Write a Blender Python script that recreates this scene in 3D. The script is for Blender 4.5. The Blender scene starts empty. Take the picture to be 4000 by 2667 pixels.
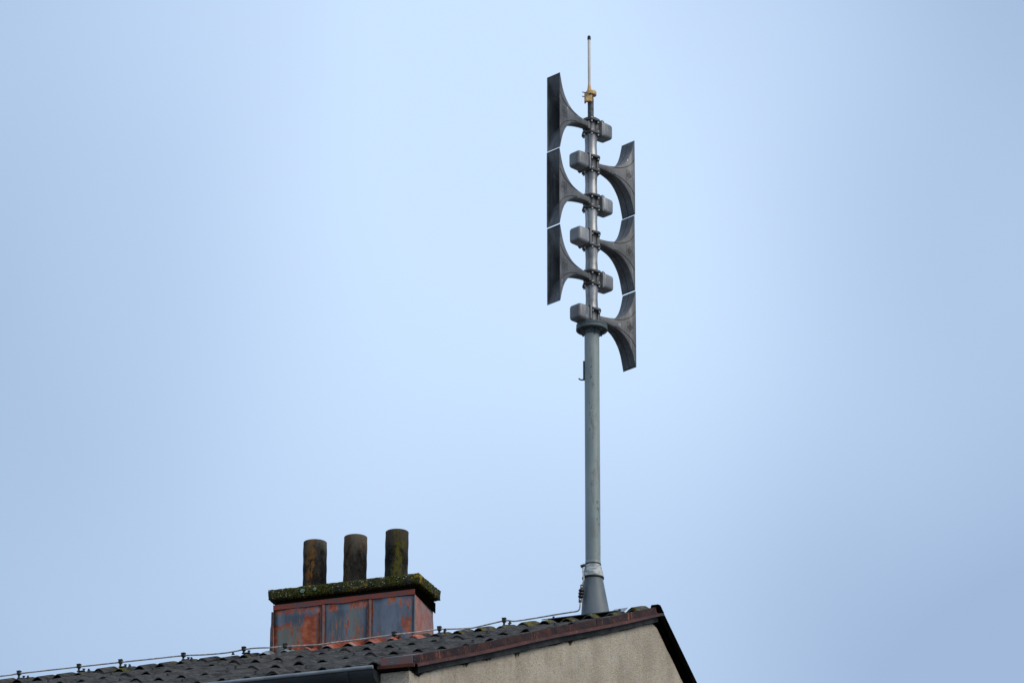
import bpy, bmesh, math, random
from mathutils import Vector, Matrix, noise as mnoise

random.seed(7)
scene = bpy.context.scene
COL = scene.collection
R = math.radians

# ------------------------------------------------------------------ camera, sky, sun, exposure
cam_data = bpy.data.cameras.new('camera')
cam_data.sensor_width = 36.0
cam_data.lens = 17217.35 / 4000 * 36
cam_data.clip_start = 0.1
cam_data.clip_end = 5000
cam_data.dof.use_dof = True
cam_data.dof.focus_distance = 34.0
cam_data.dof.aperture_fstop = 7.1
cam = bpy.data.objects.new('camera', cam_data)
COL.objects.link(cam)
cam.matrix_world = (Matrix.Translation((0, 0, 1.7)) @ Matrix.Rotation(R(90 + 21.8823), 4, 'X')
                    @ Matrix.Rotation(R(0.1236), 4, 'Z'))
scene.camera = cam

SUN_EL, SUN_AZ = 40.0, 124.0        # azimuth clockwise from +Y (the view direction)
world = bpy.data.worlds.new('World')
scene.world = world
world.use_nodes = True
wn, wl = world.node_tree.nodes, world.node_tree.links
wn.clear()
w_out = wn.new('ShaderNodeOutputWorld')
w_bg = wn.new('ShaderNodeBackground')
w_sky = wn.new('ShaderNodeTexSky')
w_sky.sky_type = 'NISHITA'
w_sky.sun_disc = False
w_sky.sun_elevation = R(SUN_EL)
w_sky.sun_rotation = R(SUN_AZ)
w_sky.air_density = 1.0
w_sky.dust_density = 1.5
w_bg.inputs['Strength'].default_value = 0.1
w_tc = wn.new('ShaderNodeTexCoord')
w_n = wn.new('ShaderNodeTexNoise')
w_n.inputs['Scale'].default_value = 4.4
w_n.inputs['Detail'].default_value = 2.0
w_n.inputs['Roughness'].default_value = 0.35
w_map = wn.new('ShaderNodeMapping')
w_map.inputs['Location'].default_value = (-5.5926, -8.8492, -0.5059)
w_ramp = wn.new('ShaderNodeValToRGB')         # thin cloud veil; offset picked so pale middle and dark edges imitate lens vignetting
w_ramp.color_ramp.elements[0].position = 0.43
w_ramp.color_ramp.elements[0].color = (3.1, 4.2, 6.05, 1)
w_ramp.color_ramp.elements[1].position = 0.73
w_ramp.color_ramp.elements[1].color = (5.6, 7.15, 9.3, 1)
w_mix = wn.new('ShaderNodeMixRGB')
w_mix.inputs['Fac'].default_value = 0.86
wl.new(w_tc.outputs['Generated'], w_map.inputs['Vector'])
wl.new(w_map.outputs['Vector'], w_n.inputs['Vector'])
wl.new(w_n.outputs['Fac'], w_ramp.inputs['Fac'])
wl.new(w_sky.outputs['Color'], w_mix.inputs['Color1'])
wl.new(w_ramp.outputs['Color'], w_mix.inputs['Color2'])
wl.new(w_mix.outputs['Color'], w_bg.inputs['Color'])
wl.new(w_bg.outputs['Background'], w_out.inputs['Surface'])

sun_data = bpy.data.lights.new('sun', 'SUN')
sun_data.energy = 1.5
sun_data.angle = R(40)
sun_data.color = (1.0, 0.93, 0.83)
sun = bpy.data.objects.new('sun', sun_data)
COL.objects.link(sun)
sd = Vector((math.sin(R(SUN_AZ)) * math.cos(R(SUN_EL)), math.cos(R(SUN_AZ)) * math.cos(R(SUN_EL)), math.sin(R(SUN_EL))))
sun.rotation_euler = sd.to_track_quat('Z', 'Y').to_euler()
sun.location = sd * 60

vs = scene.view_settings
vs.view_transform = 'Standard'
vs.look = 'None'
vs.exposure = 0.3
vs.gamma = 1.0
vs.use_curve_mapping = False

# ------------------------------------------------------------------ frame of the house: x along the ridge (0 = verge), y across (-y = eave in view), z = 0 at the ridge
PHI = R(20.065)
RIDGE = Vector((1.117, 31.813, 12.305))
RZ = RIDGE.z
T = 0.37947                        # roof slope
ROT = -PHI

def to_world(p):
    return RIDGE + Matrix.Rotation(ROT, 3, 'Z') @ Vector(p)

def wdir(x, y):                    # a ground-plan direction given in the world, in house coordinates
    v = Matrix.Rotation(-ROT, 3, 'Z') @ Vector((x, y, 0))
    return v.normalized()

# ------------------------------------------------------------------ materials
class NT:
    def __init__(self, name):
        self.m = bpy.data.materials.new(name)
        self.m.use_nodes = True
        self.t = self.m.node_tree
        self.n, self.l = self.t.nodes, self.t.links
        self.b = self.n['Principled BSDF']
        self.tc = self.n.new('ShaderNodeTexCoord')
        self.oi = self.n.new('ShaderNodeObjectInfo')
    def set(self, sock, v):
        if hasattr(v, 'is_output') or isinstance(v, bpy.types.NodeSocket):
            self.l.new(v, sock)
        else:
            sock.default_value = v
    def coords(self, scale=(1, 1, 1), rnd=0.0, src='Object'):
        mp = self.n.new('ShaderNodeMapping')
        self.l.new(self.tc.outputs[src], mp.inputs['Vector'])
        mp.inputs['Scale'].default_value = scale
        if rnd:
            c = self.n.new('ShaderNodeCombineXYZ')
            k = self.math('MULTIPLY', self.oi.outputs['Random'], rnd)
            for i in range(3):
                self.l.new(k, c.inputs[i])
            self.l.new(c.outputs[0], mp.inputs['Location'])
        return mp.outputs[0]
    def noise(self, vec, scale, detail=4, rough=0.55, dist=0.0):
        n = self.n.new('ShaderNodeTexNoise')
        self.l.new(vec, n.inputs['Vector'])
        n.inputs['Scale'].default_value = scale
        n.inputs['Detail'].default_value = detail
        n.inputs['Roughness'].default_value = rough
        n.inputs['Distortion'].default_value = dist
        return n.outputs['Fac']
    def voronoi(self, vec, scale, out='Distance'):
        n = self.n.new('ShaderNodeTexVoronoi')
        self.l.new(vec, n.inputs['Vector'])
        n.inputs['Scale'].default_value = scale
        return n.outputs[out]
    def ramp(self, fac, a, b, c0=0.0, c1=1.0):
        n = self.n.new('ShaderNodeMapRange')
        n.interpolation_type = 'SMOOTHSTEP'
        self.l.new(fac, n.inputs['Value'])
        for k, v in (('From Min', a), ('From Max', b), ('To Min', c0), ('To Max', c1)):
            n.inputs[k].default_value = v
        return n.outputs['Result']
    def math(self, op, a, b=None):
        n = self.n.new('ShaderNodeMath')
        n.operation = op
        self.set(n.inputs[0], a)
        if b is not None:
            self.set(n.inputs[1], b)
        return n.outputs[0]
    def mix(self, fac, c1, c2, mode='MIX'):
        n = self.n.new('ShaderNodeMixRGB')
        n.blend_type = mode
        self.set(n.inputs['Fac'], fac)
        self.set(n.inputs['Color1'], c1 if not isinstance(c1, tuple) else (*c1, 1))
        self.set(n.inputs['Color2'], c2 if not isinstance(c2, tuple) else (*c2, 1))
        return n.outputs['Color']
    def sep(self, vec):
        n = self.n.new('ShaderNodeSeparateXYZ')
        self.l.new(vec, n.inputs[0])
        return n.outputs
    def bump(self, h, strength, dist):
        n = self.n.new('ShaderNodeBump')
        n.inputs['Strength'].default_value = strength
        n.inputs['Distance'].default_value = dist
        self.l.new(h, n.inputs['Height'])
        self.l.new(n.outputs['Normal'], self.b.inputs['Normal'])
    def done(self, col, rough=0.8, metal=0.0, spec=None):
        self.set(self.b.inputs['Base Color'], (*col, 1) if isinstance(col, tuple) else col)
        self.set(self.b.inputs['Roughness'], rough)
        self.set(self.b.inputs['Metallic'], metal)
        if spec is not None:
            self.set(self.b.inputs['Specular IOR Level'], spec)
        return self.m

M = {}

def make_materials():
    # rough-cast render of the gable
    k = NT('stucco')
    v = k.coords()
    big = k.noise(v, 2.6, 5, 0.65)
    mid = k.noise(v, 9, 5, 0.6)
    c = k.mix(k.ramp(big, 0.35, 0.68), (0.40, 0.335, 0.25), (0.55, 0.47, 0.355))
    c = k.mix(k.math('MULTIPLY', k.ramp(mid, 0.5, 0.72), 0.55), c, (0.47, 0.45, 0.41))
    drip = k.noise(k.coords((1, 7, 0.6)), 2.2, 5, 0.65)
    c = k.mix(k.math('MULTIPLY', k.ramp(drip, 0.54, 0.74), 0.38), c, (0.22, 0.19, 0.15))
    grain = k.noise(k.coords((1, 1.4, 1)), 62, 3, 0.6, 0.6)
    c = k.mix(k.math('MULTIPLY', k.ramp(grain, 0.56, 0.70), 0.8), c, (0.16, 0.125, 0.085))
    gl = k.noise(k.coords((1, 1, 1.3)), 48, 3, 0.6, 0.5)
    c = k.mix(k.math('MULTIPLY', k.ramp(gl, 0.56, 0.68), 0.5), c, (0.62, 0.56, 0.46))
    fleck = k.noise(v, 130, 2, 0.5)
    c = k.mix(k.math('MULTIPLY', k.ramp(fleck, 0.60, 0.75), 0.5), c, (0.10, 0.08, 0.06))
    k.bump(k.math('ADD', k.math('MULTIPLY', grain, -1.0), k.math('MULTIPLY', fleck, -0.5)), 0.8, 0.016)
    M['stucco'] = k.done(c, 0.95, 0, 0.1)

    # corrugated fibre cement
    def fibre(name, moss, red=0.0):
        k = NT(name)
        v = k.coords((1, 1, 1), 9.0)
        a = k.noise(v, 3.2, 5, 0.65)
        s = k.noise(k.coords((1, 0.22, 1), 9.0), 26, 4, 0.65)
        c = k.mix(k.ramp(a, 0.32, 0.7), (0.024, 0.0235, 0.0225), (0.066, 0.064, 0.061))
        c = k.mix(k.math('MULTIPLY', k.ramp(s, 0.42, 0.66), 0.65), c, (0.105, 0.102, 0.096))
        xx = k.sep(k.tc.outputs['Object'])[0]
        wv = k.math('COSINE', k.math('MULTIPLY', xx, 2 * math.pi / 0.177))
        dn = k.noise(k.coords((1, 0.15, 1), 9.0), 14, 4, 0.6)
        c = k.mix(k.math('MULTIPLY', k.ramp(k.math('ADD', wv, k.math('MULTIPLY', dn, 1.2)), 0.6, -0.5), 0.7), c, (0.010, 0.010, 0.009))  # valleys darkened in the colour to stand in for shading between crests
        f = k.noise(v, 95, 3, 0.6)
        c = k.mix(k.math('MULTIPLY', k.ramp(f, 0.58, 0.7), 0.5), c, (0.19, 0.185, 0.17))
        c = k.mix(k.math('MULTIPLY', k.ramp(f, 0.42, 0.3), 0.7), c, (0.009, 0.009, 0.009))
        m1 = k.noise(v, 7, 4, 0.6)
        m2 = k.noise(v, 60, 3, 0.6)
        mm = k.math('MULTIPLY', k.ramp(m1, 0.70 - 0.28 * moss, 0.78 - 0.22 * moss), k.ramp(m2, 0.38, 0.52))
        c = k.mix(mm, c, k.mix(k.ramp(m2, 0.42, 0.62), (0.045, 0.046, 0.016), (0.20, 0.16, 0.016)))
        if moss > 0.7:
            l = k.noise(v, 22, 3, 0.6)
            c = k.mix(k.math('MULTIPLY', k.ramp(l, 0.60, 0.66), 0.7), c, (0.25, 0.28, 0.23))
        if red:
            r = k.noise(v, 18, 4, 0.65)
            c = k.mix(k.ramp(r, 0.35, 0.55), (0.34, 0.31, 0.29), (0.42, 0.10, 0.05))
        k.bump(k.math('ADD', f, k.math('MULTIPLY', s, 0.7)), 0.8, 0.006)
        M[name] = k.done(c, 0.97, 0, 0.06)
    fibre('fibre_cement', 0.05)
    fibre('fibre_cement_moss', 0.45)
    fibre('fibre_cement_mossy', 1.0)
    fibre('painted_flashing', 0.0, 1.0)

    # brown verge flashing
    k = NT('brown_metal')
    v = k.coords()
    n1 = k.noise(k.coords((1, 0.5, 2)), 7, 4, 0.6)
    n2 = k.noise(k.coords((1, 2.2, 0.8)), 9, 5, 0.7)
    c = k.mix(k.ramp(n1, 0.35, 0.7), (0.012, 0.0034, 0.0016), (0.055, 0.016, 0.006))
    c = k.mix(k.math('MULTIPLY', k.ramp(n2, 0.56, 0.68), 0.85), c, (0.24, 0.082, 0.028))
    c = k.mix(k.math('MULTIPLY', k.ramp(k.noise(v, 40, 3), 0.62, 0.7), 0.35), c, (0.3, 0.22, 0.18))
    M['brown_metal'] = k.done(c, 0.6, 0, 0.12)
    k = NT('brown_lip')
    v = k.coords()
    c = k.mix(k.ramp(k.noise(k.coords((1, 0.6, 1)), 6, 4, 0.6), 0.35, 0.7), (0.048, 0.016, 0.010), (0.10, 0.032, 0.018))
    c = k.mix(k.math('MULTIPLY', k.ramp(k.noise(v, 17, 4), 0.62, 0.72), 0.6), c, (0.3, 0.14, 0.09))
    M['brown_lip'] = k.done(c, 0.55, 0, 0.15)
    k = NT('grey_end_metal')
    v = k.coords()
    c = k.mix(k.ramp(k.noise(v, 14, 4), 0.42, 0.6), (0.10, 0.075, 0.07), (0.19, 0.055, 0.03))
    c = k.mix(k.ramp(k.noise(v, 30, 3), 0.62, 0.72), c, (0.3, 0.29, 0.28))
    M['grey_end_metal'] = k.done(c, 0.5, 0)
    k = NT('black_verge')
    c = k.mix(k.ramp(k.noise(k.coords(), 11, 4), 0.5, 0.75), (0.0015, 0.0014, 0.0013), (0.005, 0.0045, 0.003))
    M['black_verge'] = k.done(c, 1.0, 0, 0.0)
    k = NT('dark_board')
    c = k.mix(k.ramp(k.noise(k.coords((1, 0.5, 1)), 9, 5, 0.6), 0.35, 0.7), (0.014, 0.015, 0.014), (0.042, 0.043, 0.04))
    M['dark_board'] = k.done(c, 0.8, 0, 0.08)
    k = NT('deck')
    M['deck'] = k.done((0.012, 0.011, 0.01), 0.95, 0, 0.05)
    k = NT('gutter_zinc')
    c = k.mix(k.ramp(k.noise(k.coords((0.5, 1, 1)), 12, 4), 0.35, 0.7), (0.20, 0.225, 0.24), (0.30, 0.33, 0.345))
    M['gutter_zinc'] = k.done(c, 0.4, 0.2)
    k = NT('gutter_dark')
    c = k.mix(k.ramp(k.noise(k.coords((0.5, 1, 1)), 10, 4), 0.35, 0.7), (0.016, 0.020, 0.024), (0.036, 0.043, 0.048))
    M['gutter_dark'] = k.done(c, 0.45, 0.4)

    # grey green paint of the mast
    def paint(name, c0, c1, chips, rough=0.45):
        k = NT(name)
        v = k.coords()
        a = k.noise(k.coords((1, 1, 0.35)), 6, 4, 0.6)
        c = k.mix(k.ramp(a, 0.35, 0.7), c0, c1)
        if chips:
            x = k.sep(k.tc.outputs['Object'])
            side = k.ramp(k.math('SUBTRACT', k.math('MULTIPLY', x[0], 0.88), k.math('MULTIPLY', x[1], 0.47)), 0.012, 0.036)
            st = k.noise(k.coords((1, 1, 0.22)), 22, 5, 0.7)
            c = k.mix(k.math('MULTIPLY', k.math('MULTIPLY', k.ramp(st, 0.50, 0.60), side), 0.5), c, (0.15, 0.14, 0.125))
            fl = k.noise(k.coords((1, 1, 0.4)), 80, 5, 0.75)
            pt = k.noise(k.coords((1, 1, 0.35)), 9, 4, 0.65)
            fm = k.math('MULTIPLY', k.math('MULTIPLY', k.ramp(fl, 0.53, 0.60), k.ramp(pt, 0.50, 0.62)), side)
            c = k.mix(fm, c, (0.025, 0.025, 0.023))
            rust = k.noise(v, 9, 4)
            c = k.mix(k.math('MULTIPLY', k.ramp(rust, 0.60, 0.75), 0.25), c, (0.25, 0.25, 0.20))
        k.bump(k.noise(v, 60, 3), 0.12, 0.002)
        M[name] = k.done(c, rough, 0, 0.4)
    paint('mast_paint', (0.20, 0.243, 0.228), (0.275, 0.318, 0.295), True)
    paint('mast_plate', (0.06, 0.078, 0.08), (0.10, 0.125, 0.125), False, 0.55)
    paint('cone_zinc', (0.085, 0.105, 0.115), (0.15, 0.17, 0.175), False, 0.5)
    k = NT('collar_white')
    s = k.noise(k.coords((1, 1, 3)), 16, 5, 0.7)
    c = k.mix(k.ramp(s, 0.45, 0.58), (0.20, 0.24, 0.235), (0.52, 0.52, 0.47))
    M['collar_white'] = k.done(c, 0.6)

    # cast aluminium of the siren
    def alu(name, c0, c1, light, streak=0.5, metal=0.25, rough=0.55):
        k = NT(name)
        v = k.coords((1, 1, 1), 5.0)
        a = k.noise(v, 5, 5, 0.6)
        c = k.mix(k.ramp(a, 0.34, 0.68), c0, c1)
        st = k.noise(k.coords((1, 1, 0.18), 5.0), 17, 5, 0.65)
        c = k.mix(k.math('MULTIPLY', k.ramp(st, 0.54, 0.70), streak), c, light)
        dk = k.noise(k.coords((1, 1, 0.3), 3.0), 11, 5, 0.7)
        c = k.mix(k.math('MULTIPLY', k.ramp(dk, 0.55, 0.74), 0.6), c, tuple(q * 0.32 for q in c0))
        bl = k.noise(k.coords((1, 1, 0.3), 7.0), 22, 4, 0.6)
        c = k.mix(k.math('MULTIPLY', k.ramp(bl, 0.68, 0.72), 0.8), c, (0.55, 0.55, 0.53))
        k.bump(k.noise(v, 120, 3), 0.15, 0.001)
        M[name] = k.done(c, rough, metal, 0.4)
    alu('horn_alu', (0.072, 0.073, 0.073), (0.14, 0.14, 0.138), (0.25, 0.25, 0.245), 0.6, 0.15, 0.5)
    alu('horn_rib', (0.014, 0.014, 0.014), (0.028, 0.028, 0.027), (0.07, 0.07, 0.07), 0.3)
    alu('tube_alu', (0.15, 0.15, 0.148), (0.34, 0.338, 0.33), (0.56, 0.55, 0.53), 0.75, 0.6, 0.38)
    alu('node_alu', (0.06, 0.06, 0.058), (0.15, 0.148, 0.142), (0.27, 0.26, 0.245), 0.5, 0.3, 0.45)
    alu('flange_alu', (0.045, 0.045, 0.045), (0.085, 0.085, 0.083), (0.14, 0.14, 0.135), 0.3, 0.25)
    alu('driver_alu', (0.15, 0.151, 0.153), (0.26, 0.261, 0.263), (0.42, 0.42, 0.41), 0.5, 0.25, 0.42)
    k = NT('bolt_steel')
    M['bolt_steel'] = k.done((0.72, 0.70, 0.66), 0.4, 0.1)
    k = NT('black_rubber')
    M['black_rubber'] = k.done((0.006, 0.006, 0.006), 0.6)
    k = NT('dark_steel')
    c = k.mix(k.ramp(k.noise(k.coords(), 30, 4), 0.4, 0.65), (0.022, 0.022, 0.022), (0.075, 0.073, 0.07))
    M['dark_steel'] = k.done(c, 0.55, 0.3)
    k = NT('pipe_steel')
    c = k.mix(k.ramp(k.noise(k.coords(), 45, 4), 0.4, 0.65), (0.03, 0.032, 0.034), (0.10, 0.105, 0.11))
    M['pipe_steel'] = k.done(c, 0.55, 0.3)
    k = NT('whip_ivory')
    c = k.mix(k.ramp(k.noise(k.coords((1, 1, 0.25)), 14, 3), 0.35, 0.7), (0.58, 0.51, 0.41), (0.72, 0.65, 0.54))
    M['whip_ivory'] = k.done(c, 0.5)
    k = NT('bracket_yellow')
    c = k.mix(k.ramp(k.noise(k.coords(), 34, 4), 0.38, 0.66), (0.52, 0.29, 0.09), (0.72, 0.48, 0.20))
    M['bracket_yellow'] = k.done(c, 0.5)
    k = NT('insulator_brown')
    M['insulator_brown'] = k.done((0.018, 0.010, 0.009), 0.3)
    k = NT('wire_alu')
    c = k.mix(k.ramp(k.noise(k.coords(), 40, 4), 0.4, 0.65), (0.34, 0.31, 0.27), (0.58, 0.55, 0.50))
    M['wire_alu'] = k.done(c, 0.5, 0.0)
    k = NT('holder_metal')
    c = k.mix(k.ramp(k.noise(k.coords((1, 1, 1), 4), 70, 3), 0.4, 0.68), (0.010, 0.010, 0.007), (0.06, 0.055, 0.035))
    M['holder_metal'] = k.done(c, 0.7, 0.1)
    k = NT('lead_sheet')
    c = k.mix(k.ramp(k.noise(k.coords(), 18, 4), 0.4, 0.68), (0.045, 0.048, 0.052), (0.10, 0.105, 0.108))
    M['lead_sheet'] = k.done(c, 0.55, 0.2)
    k = NT('zinc_bright')
    c = k.mix(k.ramp(k.noise(k.coords(), 22, 4), 0.4, 0.68), (0.24, 0.26, 0.27), (0.36, 0.38, 0.39))
    M['zinc_bright'] = k.done(c, 0.5, 0.3)

    # chimney cladding: zinc sheet with the remains of red paint (patches with shapes of their own)
    k = NT('cladding')
    dv = k.coords((1, 1, 1))
    n = k.n.new('ShaderNodeTexNoise')
    k.l.new(k.coords((1, 1, 0.35)), n.inputs['Vector'])
    n.inputs['Scale'].default_value = 26
    n.inputs['Detail'].default_value = 6
    n.inputs['Roughness'].default_value = 0.72
    cs = k.sep(n.outputs['Color'])
    o = k.sep(k.tc.outputs['Object'])
    br = k.noise(k.coords((1, 1, 0.03)), 95, 4, 0.75)
    X = k.math('ADD', o[0], k.math('MULTIPLY', k.math('SUBTRACT', cs[0], 0.5), 0.085))
    Z = k.math('ADD', o[2], k.math('ADD', k.math('MULTIPLY', k.math('SUBTRACT', cs[1], 0.5), 0.09), k.math('MULTIPLY', k.math('SUBTRACT', br, 0.5), 0.22)))
    streak = k.noise(k.coords((1, 1, 0.08)), 60, 5, 0.7)
    def box(x0, x1, z0, z1, st=0.0, g=0.0):
        e = 0.008 + g * 0.5
        f = k.math('MULTIPLY', k.ramp(X, x0 - g - e, x0 - g + e), k.ramp(X, x1 + g + e, x1 + g - e))
        f = k.math('MULTIPLY', f, k.ramp(Z, z0 - g - e, z0 - g + e))
        f = k.math('MULTIPLY', f, k.ramp(Z, z1 + g + e, z1 + g - e))
        if st:
            f = k.math('MULTIPLY', f, k.ramp(streak, st - 0.03, st + 0.03))
        return f
    patches = [(-.335, -.225, .02, .285, 0), (-.47, -.20, -.02, .055, 0), (-.46, -.31, .07, .21, .52),
               (-.62, -.562, -.02, .23, 0), (-.60, -.445, .205, .235, 0), (-.60, -.24, .325, .36, .42),
               (-.218, -.178, -.02, .40, 0), (.198, .238, -.02, .40, 0), (.012, .052, .09, .25, .46),
               (-.07, .33, -.02, .045, .40), (.05, .20, .30, .35, .42), (.476, .555, .05, .20, .47),
               (.37, .43, .31, .36, .45), (-.09, .02, .06, .22, .56), (-.17, -.05, .29, .36, .48), (-.55, -.36, .25, .30, .56),
               (.24, .47, -.02, .035, .48), (.09, .19, .08, .26, .58), (.27, .46, .10, .27, .62), (-.17, -.09, -.02, .12, .56), (.44, .58, .27, .34, .52)]
    red = None
    for p in patches:
        f = box(*p)
        red = f if red is None else k.math('MAXIMUM', red, f)
    olive = None
    for p in [(-.555, -.33, .03, .20, 0, .02), (.05, .13, .05, .28, .45, .02), (-.10, .06, .03, .22, .5, .02),
              (-.33, -.22, .0, .09, .45, .01)]:
        f = box(*p)
        olive = f if olive is None else k.math('MAXIMUM', olive, f)
    zn = k.noise(k.coords((1, 1, 0.3)), 7, 5, 0.6)
    c = k.mix(k.ramp(zn, 0.33, 0.7), (0.068, 0.085, 0.108), (0.175, 0.203, 0.238))
    c = k.mix(k.math('MULTIPLY', k.ramp(k.noise(k.coords((1, 1, 0.2)), 38, 4), 0.6, 0.72), 0.35), c, (0.25, 0.27, 0.29))
    c = k.mix(k.math('MULTIPLY', olive, 0.55), c, (0.22, 0.20, 0.12))
    rc = k.mix(k.ramp(k.noise(dv, 20, 4), 0.35, 0.7), (0.30, 0.048, 0.013), (0.52, 0.14, 0.045))
    c = k.mix(red, c, rc)
    k.bump(k.noise(k.coords((1, 1, 0.6)), 9, 3), 0.35, 0.02)
    M['cladding'] = k.done(c, 0.5, 0.1, 0.4)
    k = NT('cladding_red')
    st = k.noise(k.coords((0.6, 1, 0.5)), 22, 6, 0.75, 1.2)
    c = k.mix(k.ramp(st, 0.35, 0.65), (0.26, 0.075, 0.048), (0.40, 0.165, 0.115))
    c = k.mix(k.math('MULTIPLY', k.ramp(k.noise(k.coords(), 7, 5, 0.65), 0.46, 0.64), 0.75), c, (0.21, 0.185, 0.165))
    M['cladding_red'] = k.done(c, 0.55, 0.05, 0.35)
    k = NT('cladding_band')
    c = k.mix(k.ramp(k.noise(k.coords((1, 1, 2)), 9, 5, 0.65), 0.3, 0.6), (0.12, 0.09, 0.085), (0.32, 0.065, 0.032))
    M['cladding_band'] = k.done(c, 0.55, 0.05, 0.35)
    k = NT('seam_dark')
    c = k.mix(k.ramp(k.noise(k.coords(), 20, 4), 0.4, 0.65), (0.03, 0.028, 0.03), (0.14, 0.05, 0.035))
    M['seam_dark'] = k.done(c, 0.55, 0.1)

    # mossy exposed-aggregate concrete of the cap
    k = NT('cap_concrete')
    v = k.coords()
    base = k.noise(v, 16, 5, 0.7)
    c = k.mix(k.ramp(base, 0.35, 0.68), (0.024, 0.024, 0.017), (0.085, 0.08, 0.06))
    mo = k.noise(v, 8, 4, 0.65)
    mo2 = k.noise(v, 70, 3, 0.6)
    c = k.mix(k.ramp(mo, 0.36, 0.55), c, k.mix(k.ramp(mo2, 0.42, 0.62), (0.018, 0.022, 0.005), (0.085, 0.085, 0.014)))
    ye = k.noise(k.coords((1, 1, 1.4)), 5.2, 4, 0.65)
    c = k.mix(k.math('MULTIPLY', k.ramp(ye, 0.60, 0.68), k.ramp(mo2, 0.36, 0.5)), c, (0.26, 0.18, 0.014))
    vd = k.voronoi(v, 62)
    vc = k.sep(k.voronoi(v, 62, 'Color'))
    peb = k.math('MULTIPLY', k.ramp(vd, 0.36, 0.22), k.ramp(vc[0], 0.62, 0.66))
    c = k.mix(k.math('MULTIPLY', peb, 0.9), c, k.mix(vc[1], (0.20, 0.15, 0.08), (0.48, 0.43, 0.33)))
    k.bump(k.math('ADD', k.math('MULTIPLY', k.math('SUBTRACT', 1.0, vd), 0.6), mo2), 0.9, 0.008)
    M['cap_concrete'] = k.done(c, 0.95, 0, 0.1)
    k = NT('lichen')
    c = k.mix(k.ramp(k.noise(k.coords(), 120, 3), 0.4, 0.6), (0.10, 0.15, 0.12), (0.27, 0.36, 0.30))
    M['lichen'] = k.done(c, 0.95, 0, 0.1)

    # fibre cement flue pipes
    def pot(name, stain, x0, topc):
        k = NT(name)
        v = k.coords()
        a = k.noise(k.coords((1, 1, 0.5)), 12, 6, 0.7)
        o = k.sep(k.tc.outputs['Object'])
        c = k.mix(k.ramp(a, 0.36, 0.68), (0.006, 0.0055, 0.0045), (0.045, 0.040, 0.032))
        tz = k.ramp(k.math('ADD', o[2], k.math('MULTIPLY', k.math('SUBTRACT', a, 0.5), 0.5)), 0.73, 0.98)
        c = k.mix(k.math('MULTIPLY', tz, 0.75), c, topc)
        xs = k.math('ADD', o[0], k.math('MULTIPLY', k.math('SUBTRACT', k.noise(k.coords((1, 1, 0.4)), 14, 5, 0.7), 0.5), 0.18))
        band = k.math('MULTIPLY', k.ramp(xs, x0 - 0.05, x0 - 0.01), k.ramp(xs, x0 + 0.05, x0 + 0.01))
        fl = k.noise(k.coords((1, 1, 0.6)), 40, 5, 0.7)
        c = k.mix(k.math('MULTIPLY', k.math('MULTIPLY', band, k.ramp(fl, 0.40, 0.56)), 0.95), c, stain)
        sp = k.noise(v, 110, 3)
        c = k.mix(k.math('MULTIPLY', k.ramp(sp, 0.60, 0.7), 0.5), c, (0.14, 0.125, 0.10))
        k.bump(k.noise(v, 60, 4), 0.4, 0.004)
        M[name] = k.done(c, 0.93, 0, 0.12)
    # object z of the pots is measured from the chimney's base
    pot('flue_rusty', (0.20, 0.085, 0.018), -0.335, (0.14, 0.125, 0.10))
    pot('flue_brown', (0.10, 0.06, 0.028), -0.03, (0.15, 0.115, 0.08))
    pot('flue_green', (0.085, 0.078, 0.012), 0.395, (0.075, 0.06, 0.042))

    k = NT('ground')
    c = k.mix(k.ramp(k.noise(k.coords(), 0.6, 5), 0.35, 0.65), (0.10, 0.10, 0.095), (0.16, 0.155, 0.145))
    k.bump(k.noise(k.coords(), 40, 3), 0.3, 0.01)
    M['ground'] = k.done(c, 0.9)

make_materials()

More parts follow.
